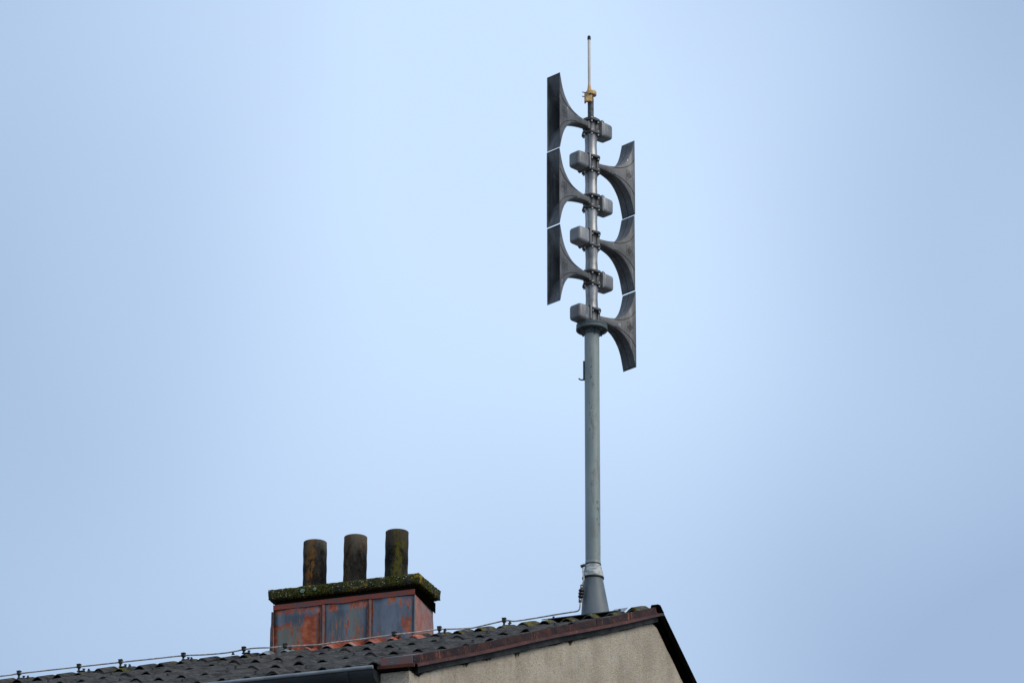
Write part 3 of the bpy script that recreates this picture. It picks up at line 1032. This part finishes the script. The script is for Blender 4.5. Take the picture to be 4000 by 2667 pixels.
# ------------------------------------------------------------------ siren mast
MX, MY = -0.524, 0.0
mast = thing('siren_mast', (MX, MY, -0.02), 'grey green steel mast on the roof ridge carrying six grey siren horns', 'siren')
HORN = wdir(0.719, 0.695)           # the right-hand horns look this way, the others the opposite way
SIDE = Vector((HORN.y, -HORN.x, 0)) # towards the viewer's right
LEFT = wdir(-1, 0)
FRONT = wdir(0, -1)
# pole
prof = [(0.0585, 0.36), (0.0585, 0.9), (0.0585, 1.5), (0.0580, 2.32)]
part('pole', MB().lathe(prof, (MX, MY), 40), 'mast_paint', mast)
# welded hook at the side
hk = MB()
hc = Vector((MX, MY, 0)) + LEFT * 0.064
hk.obox((hc.x, hc.y, 2.00), LEFT * 0.006, FRONT * 0.012, (0, 0, 0.078))
for a, b, r in (((0.0, 1.930), (0.014, 1.922), .006), ((0.014, 1.922), (0.030, 1.926), .006), ((0.030, 1.926), (0.040, 1.936), .006)):
    p0 = Vector((hc.x, hc.y, 0)) + LEFT * a[0] + Vector((0, 0, a[1]))
    p1 = Vector((hc.x, hc.y, 0)) + LEFT * b[0] + Vector((0, 0, b[1]))
    hk.tube([p0, p1], r, 8)
part('hook', hk, 'dark_steel', mast)
# head plate: two discs with bolts
pl_ = MB()
pl_.lathe([(0.122, 2.335), (0.124, 2.338), (0.124, 2.356), (0.122, 2.359)], (MX, MY), 48)
plate = part('base_plate', pl_, 'mast_plate', mast)
part('top_plate', MB().lathe([(0.120, 2.361), (0.122, 2.364), (0.122, 2.381), (0.118, 2.384)], (MX, MY), 48), 'mast_plate', plate)
part('weld_collar', MB().lathe([(0.060, 2.300), (0.064, 2.304), (0.068, 2.334)], (MX, MY), 40), 'mast_plate', plate)
bt = MB()
for i in range(8):
    a = i * math.pi / 4 + 0.3
    c = (MX + 0.100 * math.cos(a), MY + 0.100 * math.sin(a))
    bt.lathe([(0.008, 2.318), (0.008, 2.3345)], c, 6)
    bt.lathe([(0.0085, 2.3845), (0.0085, 2.394), (0.005, 2.398)], c, 6)
part('bolts', bt, 'dark_steel', plate, 30, kind='stuff')
# ribs under the plate
for i in range(4):
    a = i * math.pi / 2 + 0.75
    d = Vector((math.cos(a), math.sin(a), 0))
    s = Vector((-d.y, d.x, 0))
    m = MB()
    m.prism([(0.0585, 2.334), (0.095, 2.334), (0.0585, 2.285)],
            lambda r_, z, d=d, s=s: tuple(Vector((MX, MY, z)) + d * r_ - s * 0.003), lambda r_, z, d=d, s=s: tuple(Vector((MX, MY, z)) + d * r_ + s * 0.003))
    part('gusset', m, 'mast_plate', plate, 0)

# horn profile: half height against distance from the axis
PROF = [(0.030, 0.027), (0.07, 0.026), (0.12, 0.028), (0.17, 0.034), (0.22, 0.045), (0.265, 0.063), (0.305, 0.092),
        (0.34, 0.130), (0.365, 0.168), (0.385, 0.211), (0.402, 0.265), (0.416, 0.3205)]
def prof_h(s):
    for (a, ha), (b, hb) in zip(PROF[:-1], PROF[1:]):
        if a <= s <= b:
            return ha + (hb - ha) * (s - a) / (b - a)
    return PROF[-1][1]
def prof_w(s):
    return 0.030 + 0.040 * min(1, max(0, (s - 0.03) / 0.386)) ** 0.85
fine = []
pv = catmull([(a, b, 0) for a, b in PROF], 3)
fine = [(p.x, p.y) for p in pv]

def section(s, h, w, inset=0.0):
    hh, ww = h - inset, w - inset
    r = min(0.010 + 0.006 * (1 - s / 0.416), ww * 0.6, hh * 0.6)
    if s > 0.36:
        r *= max(0.25, 1 - (s - 0.36) / 0.056)
    pts = []
    for cx, cz, a0 in ((ww - r, hh - r, 0), (-ww + r, hh - r, 90), (-ww + r, -hh + r, 180), (ww - r, -hh + r, 270)):
        for k in range(4):
            a = R(a0 + 30 * k)
            pts.append((cx + r * math.cos(a), cz + r * math.sin(a)))
    return pts

def horn_mesh():
    m = MB()
    vs_, fs = [], []
    rings = []
    for s, h in fine:
        rings.append([(s, y, z) for y, z in section(s, h, prof_w(s))])
    # rolled rim, then the inside back to the throat
    s, h = fine[-1]
    rings.append([(s + 0.003, y, z) for y, z in section(s, h + 0.003, prof_w(s) + 0.003)])
    rings.append([(s + 0.006, y, z) for y, z in section(s, h + 0.001, prof_w(s) + 0.001)])
    for s, h in reversed(fine):
        if s > 0.10:
            rings.append([(s, y, z) for y, z in section(s, h, prof_w(s), 0.006)])
    n = len(rings[0])
    for rg in rings:
        vs_ += rg
    for j in range(len(rings) - 1):
        for i in range(n):
            k = (i + 1) % n
            fs.append((j * n + i, j * n + k, (j + 1) * n + k, (j + 1) * n + i))
    fs.append(tuple(range(n - 1, -1, -1)))
    fs.append(tuple((len(rings) - 1) * n + i for i in range(n)))
    return m.add(vs_, fs)

def horn_seams():
    m = MB()
    for sd_ in (-1, 1):
        for up in (-1, 1):
            pts = []
            for s, h in fine:
                if s < 0.20:
                    continue
                u = (s - 0.20) / 0.216
                q = 0.70 - 0.22 * u
                pts.append((s, sd_ * (prof_w(s) + 0.0005), up * h * q))
            m.tube(pts, 0.0026, 6)
        pts = [(s, sd_ * (prof_w(s) + 0.0004), 0) for s in (0.05, 0.1, 0.15, 0.2)]
    for up in (-1, 1):                      # centre seam along the narrow faces
        pts = [(s, 0.0, up * (h + 0.0004)) for s, h in fine if s > 0.12]
        m.tube(pts, 0.0022, 6)
    return m

def emblem():
    m = MB()
    for sd_ in (-1, 1):
        c = 0.363
        w, h = 0.030, 0.040
        y = lambda s: sd_ * (prof_w(s) + 0.0006)
        def strip(a, b, t=0.0012):
            p0 = Vector((a[0], y(a[0]), a[1]))
            p1 = Vector((b[0], y(b[0]), b[1]))
            m.tube([p0, p1], t, 4)
        q = [(c - w, -h), (c + w, -h), (c + w, h), (c - w, h)]
        for i in range(4):
            strip(q[i], q[(i + 1) % 4], 0.0009)
        # rhombus filled with slanting lines
        for i in range(7):
            f = i / 6
            a = (c - w * 0.95 + w * 0.95 * f, h * 0.85 * f)
            b = (c + w * 0.95 * f, -h * 0.85 + h * 0.85 * f)
            strip(a, b, 0.0013)
    return m

def place(mb, org, ax, flip=False):
    sd_ = Vector((ax.y, -ax.x, 0))
    out = MB()
    out.add([tuple(Vector(org) + ax * x + sd_ * y + Vector((0, 0, z))) for x, y, z in mb.v], mb.f)
    return out

def rounded_box(hx, hy, hz, r, taper=0.0, n=4):
    # x runs away from the mast; rounded edges by bevel in bmesh
    bm = bmesh.new()
    bmesh.ops.create_cube(bm, size=2.0)
    for v in bm.verts:
        k = 1 - taper if v.co.x > 0 else 1
        v.co = Vector((v.co.x * hx, v.co.y * hy * k, v.co.z * hz * k))
    bmesh.ops.bevel(bm, geom=bm.edges[:] , offset=r, segments=n, affect='EDGES', profile=0.5)
    bm.verts.index_update()
    mb = MB()
    mb.add([tuple(v.co) for v in bm.verts], [tuple(v.index for v in f.verts) for f in bm.faces])
    bm.free()
    return mb

horn_tpl, seam_tpl, emb_tpl = horn_mesh(), horn_seams(), emblem()
NODES = [(4.131, 4.022, -1), (3.810, 3.694, 1), (3.474, 3.372, -1), (3.154, 3.041, 1), (2.822, 2.717, -1), (2.500, 2.396, 1)]

def flange(z, r=0.078, t=0.0095, bolts=True, n=8):
    m = MB()
    vs_ = []
    seg = 48
    prof_ = []
    def rad(a):
        return r * (0.945 + 0.055 * math.cos(a * 6 + 0.4))
    rings = [(-t, 0.965), (-t + .002, 1.0), (t - .002, 1.0), (t, 0.965)]
    for dz, k in rings:
        for i in range(seg):
            a = 2 * math.pi * i / seg
            vs_.append((MX + rad(a) * k * math.cos(a), MY + rad(a) * k * math.sin(a), z + dz))
    fs = [(j * seg + i, j * seg + (i + 1) % seg, (j + 1) * seg + (i + 1) % seg, (j + 1) * seg + i) for j in range(3) for i in range(seg)]
    fs += [tuple(range(seg - 1, -1, -1)), tuple(3 * seg + i for i in range(seg))]
    m.add(vs_, fs)
    f = part('flange', m, 'flange_alu', mast, 35)
    split = MB().lathe([(r * 0.955, z - 0.0008), (r * 0.955, z + 0.0008)], (MX, MY), 32)
    b = MB()
    for i in range(6):
        a = (i * 2 * math.pi + 0) / 6 - 0.4 / 6
        c = (MX + 0.064 * math.cos(a), MY + 0.064 * math.sin(a))
        b.lathe([(0.0045, z - t - 0.0125), (0.0072, z - t - 0.010), (0.0072, z - t)], c, 6)
        b.lathe([(0.0072, z + t), (0.0072, z + t + 0.008), (0.004, z + t + 0.010)], c, 6)
    part('bolts', b, 'bolt_steel', f, 30, kind='stuff')

for i, (zu, zl, s) in enumerate(NODES):
    zc = (zu + zl) / 2 + (0.006 if i < 5 else 0.001)
    # cast body between the flanges
    part('node_body', MB().lathe([(0.044, zl - 0.001), (0.040, zl + 0.02), (0.040, zu - 0.02), (0.044, zu + 0.001)], (MX, MY), 32), 'node_alu', mast)
    flange(zu)
    if i < 5:
        flange(zl)
    ax = Matrix.Rotation(R((0.4, -0.6, -0.3, 0.5, 0.2, -0.2)[i]), 3, 'Z') @ (HORN * s)
    zc += (0, -0.003, 0.001, 0, -0.001, -0.001)[i]
    h = part('horn', place(horn_tpl, (MX, MY, zc), ax), 'horn_alu', mast, 38)
    part('seams', place(seam_tpl, (MX, MY, zc), ax), 'horn_rib', h)
    part('emblem', place(emb_tpl, (MX, MY, zc), ax), 'horn_rib', h)
    th = MB()                        # throat shoulder on the body
    th.add(*[(lambda q: (q.v, q.f))(place(rounded_box(0.016, 0.036, 0.037, 0.008), Vector((MX, MY, zc)) + ax * 0.046, ax))][0])
    part('throat_flange', th, 'node_alu', h)
    # driver housing behind the horn
    d = part('driver', place(rounded_box(0.062, 0.064, 0.067, 0.026, 0.05, 5), Vector((MX, MY, zc - 0.002)) - ax * 0.134, -ax), 'driver_alu', mast, 50)
    part('driver_flange', place(rounded_box(0.009, 0.068, 0.071, 0.0085, 0, 3), Vector((MX, MY, zc - 0.002)) - ax * 0.070, -ax), 'driver_alu', d, 50)
    part('driver_neck', place(rounded_box(0.022, 0.038, 0.040, 0.006, 0, 2), Vector((MX, MY, zc - 0.002)) - ax * 0.044, -ax), 'node_alu', d, 50)
    b = MB()
    sd_ = Vector((ax.y, -ax.x, 0))
    for yy in (-1, 1):
        for zz in (-1, 1):
            p0 = Vector((MX, MY, zc - 0.002)) - ax * 0.076 + sd_ * yy * 0.056 + Vector((0, 0, zz * 0.062))
            b.tube([p0, p0 - ax * 0.013], 0.0062, 6)
    part('bolts', b, 'dark_steel', d, 30, kind='stuff')
    # waisted tube to the next node
    if i < 5:
        za, zb = NODES[i + 1][0] + 0.008, zl - 0.008
        H_ = zb - za
        part('tube', MB().lathe([(0.0525, za), (0.050, za + 0.02), (0.0475, za + 0.07), (0.0465, za + H_ * 0.5), (0.0475, zb - 0.07), (0.050, zb - 0.02), (0.0525, zb)],
             (MX, MY), 40), 'tube_alu', mast)

# collar, cone and lead sheet where the mast goes through the ridge
ring = part('pipe_sleeve', MB().lathe([(0.0605, 0.365), (0.0605, 0.425), (0.0585, 0.428)], (MX, MY), 40), 'mast_paint', mast)
cl_ = part('clamp_band', MB().lathe([(0.0615, 0.397), (0.0630, 0.399), (0.0630, 0.406), (0.0615, 0.408)], (MX, MY), 40), 'dark_steel', mast)
lug = MB()
lc = Vector((MX, MY, 0.385)) + (LEFT * 0.94 + FRONT * 0.34) * 0.084
lug.obox(lc, (LEFT * 0.9 + Vector((0, 0, -0.35))) * 0.018, FRONT * 0.008, Vector((LEFT.x * .35, LEFT.y * .35, .9)) * 0.010)
lug.tube([lc - FRONT * 0.004, lc + FRONT * 0.018], 0.006, 6)
part('clamp_lug', lug, 'dark_steel', cl_, 30)
part('storm_collar', MB().lathe([(0.083, 0.298), (0.083, 0.304), (0.062, 0.395)], (MX, MY), 44), 'collar_white', mast)
part('collar_drip', MB().lathe([(0.079, 0.286), (0.0845, 0.289), (0.0845, 0.299), (0.080, 0.301)], (MX, MY), 44), 'black_rubber', mast)
part('flashing_cone', MB().lathe([(0.115, -0.06), (0.110, 0.0), (0.0735, 0.294)], (MX + 0.022, MY), 44, True, True, 0, (-0.060, 0)), 'cone_zinc', mast)
m = MB()
vs_ = []
for y, z in ((-0.17, -0.045), (-0.03, 0.006), (0.03, 0.006), (0.17, -0.045)):
    vs_ += [(MX - 0.36, y, z - 0.004), (MX + 0.24, y, z)]
m.add(vs_, [(0, 1, 3, 2), (2, 3, 5, 4), (4, 5, 7, 6)])
o = part('lead_apron', m, 'lead_sheet', mast, 0)
o.modifiers.new('thick', 'SOLIDIFY').thickness = 0.006
m = MB()
m.add([(-0.345, -0.13, -0.050), (-0.235, -0.13, -0.050), (-0.235, -0.03, 0.014), (-0.345, -0.03, 0.010)], [(0, 1, 2, 3)])
o = part('zinc_strip', m, 'zinc_bright', mast, 0)
o.modifiers.new('thick', 'SOLIDIFY').thickness = 0.004

# ------------------------------------------------------------------ antenna on top of the siren
AB = (MX, MY, 4.14)
ant = thing('antenna', AB, 'ivory whip antenna with black tip clamped to a short pipe above the siren', 'antenna')
part('pipe', MB().lathe([(0.0245, 4.138), (0.0245, 4.335)], (MX, MY), 28), 'pipe_steel', ant)
AX = Vector((MX, MY, 0)) + LEFT * 0.010
part('top_disc', MB().lathe([(0.062, 4.1405), (0.064, 4.143), (0.064, 4.150), (0.060, 4.152)], (MX, MY), 10), 'black_rubber', ant, 30)
part('rod', MB().lathe([(0.0112, 4.44), (0.0114, 4.6), (0.0114, 4.862)], (AX.x, AX.y), 20), 'whip_ivory', ant)
part('tip', MB().lathe([(0.013, 4.856), (0.0138, 4.859), (0.0138, 4.880), (0.0125, 4.888), (0.008, 4.893)], (AX.x, AX.y), 20), 'black_rubber', ant)
br = MB()
br.lathe([(0.021, 4.385), (0.0195, 4.400), (0.0125, 4.447), (0.0105, 4.462)], (AX.x, AX.y), 20)
part('rod_socket', br, 'bracket_yellow', ant)
br = MB()
br.lathe([(0.042, 4.364), (0.044, 4.369), (0.044, 4.390), (0.040, 4.397)], (MX + 0.004, MY), 32)
part('cover', br, 'bracket_yellow', ant)
br = MB()
bc = Vector((MX, MY, 4.335)) + LEFT * 0.014 + FRONT * 0.030
br.obox(bc, LEFT * 0.026, FRONT * 0.015, (0, 0, 0.040))
part('clamp_block', br, 'bracket_yellow', ant, 0, 0.004)
br = MB()
br.obox(bc + LEFT * 0.030 - FRONT * 0.014, LEFT * 0.007, FRONT * 0.022, (0, 0, 0.040))
part('clamp_plate', br, 'bracket_yellow', ant, 0, 0.003)
for zz, y0 in ((4.357, 0.012), (4.337, -0.024)):
    p = Vector((MX, MY, zz)) + FRONT * (0.034 + y0) + LEFT * -0.02
    q = p + LEFT * 0.088 + FRONT * 0.02 + Vector((0, 0, 0.006))
    u = MB().tube([p, q], 0.0042, 8)
    u.tube([p + (q - p) * 0.22, p + (q - p) * 0.30], 0.0085, 6)
    part('clamp_bolt', u, 'dark_steel', ant)

# ------------------------------------------------------------------ lightning conductor and its holders
WP = [(-9.6, -.06, .028), (-8.0, -.06, .026), (-6.6, -.06, .029), (-5.512, -0.06, 0.024), (-5.345, -0.06, 0.028), (-4.819, -0.06, 0.028), (-4.457, -0.06, 0.027), (-4.17, -0.06, 0.025),
      (-3.914, -0.06, 0.023), (-3.702, -0.08, 0.003), (-3.499, -0.15, -0.025), (-3.349, -0.17, -0.022), (-3.225, -0.24, -0.045),
      (-3.069, -0.27, -0.066), (-2.958, -0.27, -0.070), (-2.81, -0.27, -0.079), (-2.682, -0.27, -0.086), (-2.546, -0.27, -0.083),
      (-2.298, -0.27, -0.080), (-2.049, -0.27, -0.074), (-1.863, -0.24, -0.064), (-1.724, -0.15, -0.029), (-1.641, -0.12, -0.027),
      (-1.515, -0.06, -0.016), (-1.452, -0.06, -0.014), (-1.227, -0.06, 0.012), (-1.142, -0.06, 0.0), (-1.0, -0.06, 0.004),
      (-0.827, -0.06, 0.014), (-0.675, -0.085, 0.012), (-0.620, -0.098, 0.010), (-0.600, -0.1, 0.026), (-0.594, -0.1, 0.069), (-0.593, -0.1, 0.088)]
WB = (-0.6, -0.1, 0.0)
wire = single('lightning_conductor', MB().tube(catmull(WP, 5), 0.0062, 8), 'wire_alu', WB,
              'thin pale metal conductor wire running along the roof ridge to the mast foot', 'wire')
part('upper_wire', MB().tube(catmull([(-0.579, -.1, .212), (-0.571, -.1, .237), (-0.565, -.098, .268), (-0.586, -.06, .33), (-0.590, -.045, .372)], 4), 0.0052, 8), 'wire_alu', wire)
ins = MB()
def spool(c0, c1):
    a, b = Vector(c0), Vector(c1)
    pts, rs_ = [], []
    for i in range(25):
        t_ = i / 24
        pts.append(a + (b - a) * t_)
        rs_.append(0.012 + 0.0095 * abs(math.sin(t_ * math.pi * 3)) ** 0.6)
    return MB().tube(pts, rs_, 20)
part('insulator', spool((-0.591, -.1, .111), (-0.584, -.1, .183)), 'insulator_brown', wire, 60, label='dark brown ribbed insulator')
for c, hz in (((-0.594, -.1, .096), .019), ((-0.5805, -.1, .198), .019)):
    tm = part('terminal', MB().obox(c, LEFT * 0.0125, FRONT * 0.010, (0.001, 0, hz)), 'dark_steel', wire, 0, 0.003)
    c2 = Vector(c) + FRONT * 0.009
    part('terminal_screw', MB().tube([c2, c2 + FRONT * 0.006], 0.006, 8), 'bolt_steel', tm)

def holder(x, y, z, label, yaw, dz):
    base_z = z - dz
    hb = (x, y, base_z)
    t_ = thing('wire_holder', hb, label, 'wire holder', 'wire holders along the ridge')
    c, s = math.cos(yaw), math.sin(yaw)
    ux, uy = Vector((c, s, 0)), Vector((-s, c, 0))
    p = Vector((x, y, z))
    part('clamp', MB().obox(p + Vector((0, 0, 0.004)), ux * 0.015, uy * 0.014, (0, 0, 0.014)), 'holder_metal', t_, 0, 0.003)
    part('clamp_lid', MB().obox(p + Vector((0, 0, 0.0195)), ux * 0.0165, uy * 0.0155, (0, 0, 0.003)), 'holder_metal', t_, 0, 0.001)
    b2 = MB()
    b2.lathe([(0.014, base_z), (0.010, base_z + .006), (0.008, base_z + dz * .5), (0.012, z - 0.011)], (x, y), 10)
    b2.obox((x + 0.02, y, base_z + 0.003), (0.032, 0, 0), (0, 0.012, 0), (0, 0, 0.003))
    part('foot', b2, 'holder_metal', t_, 30)
    part('foot_screw', MB().lathe([(0.008, base_z + 0.005), (0.008, base_z + 0.014), (0.012, base_z + 0.0145), (0.012, base_z + 0.021)], (x + 0.044, y), 8), 'dark_steel', t_, 30)
HS = [(-5.345, -.06, .028, 'dark wire holder, fifth from the chimney on the side away from the mast', .046),
      (-4.819, -.06, .028, 'dark wire holder, fourth from the chimney on the side away from the mast', .042),
      (-4.457, -.06, .027, 'dark wire holder, third from the chimney on the side away from the mast', .044),
      (-3.914, -.06, .023, 'dark wire holder, second from the chimney on the side away from the mast', .040),
      (-3.349, -.17, -.022, 'dark wire holder just beyond the chimney on the side away from the mast', .034),
      (-2.958, -.27, -.070, 'pale-topped wire holder in front of the paint-streaked outer chimney panel', .030),
      (-2.049, -.27, -.074, 'pale-topped wire holder in front of the chimney panel nearest the mast', .030),
      (-1.724, -.15, -.029, 'dark wire holder beside the salmon red side of the chimney', .036),
      (-1.227, -.06, .012, 'dark raised wire holder about midway between chimney and mast foot', .044)]
for i, (x, y, z, lab, dz) in enumerate(HS):
    holder(x, y, z, lab, 0.1 * (i % 3 - 1), dz)
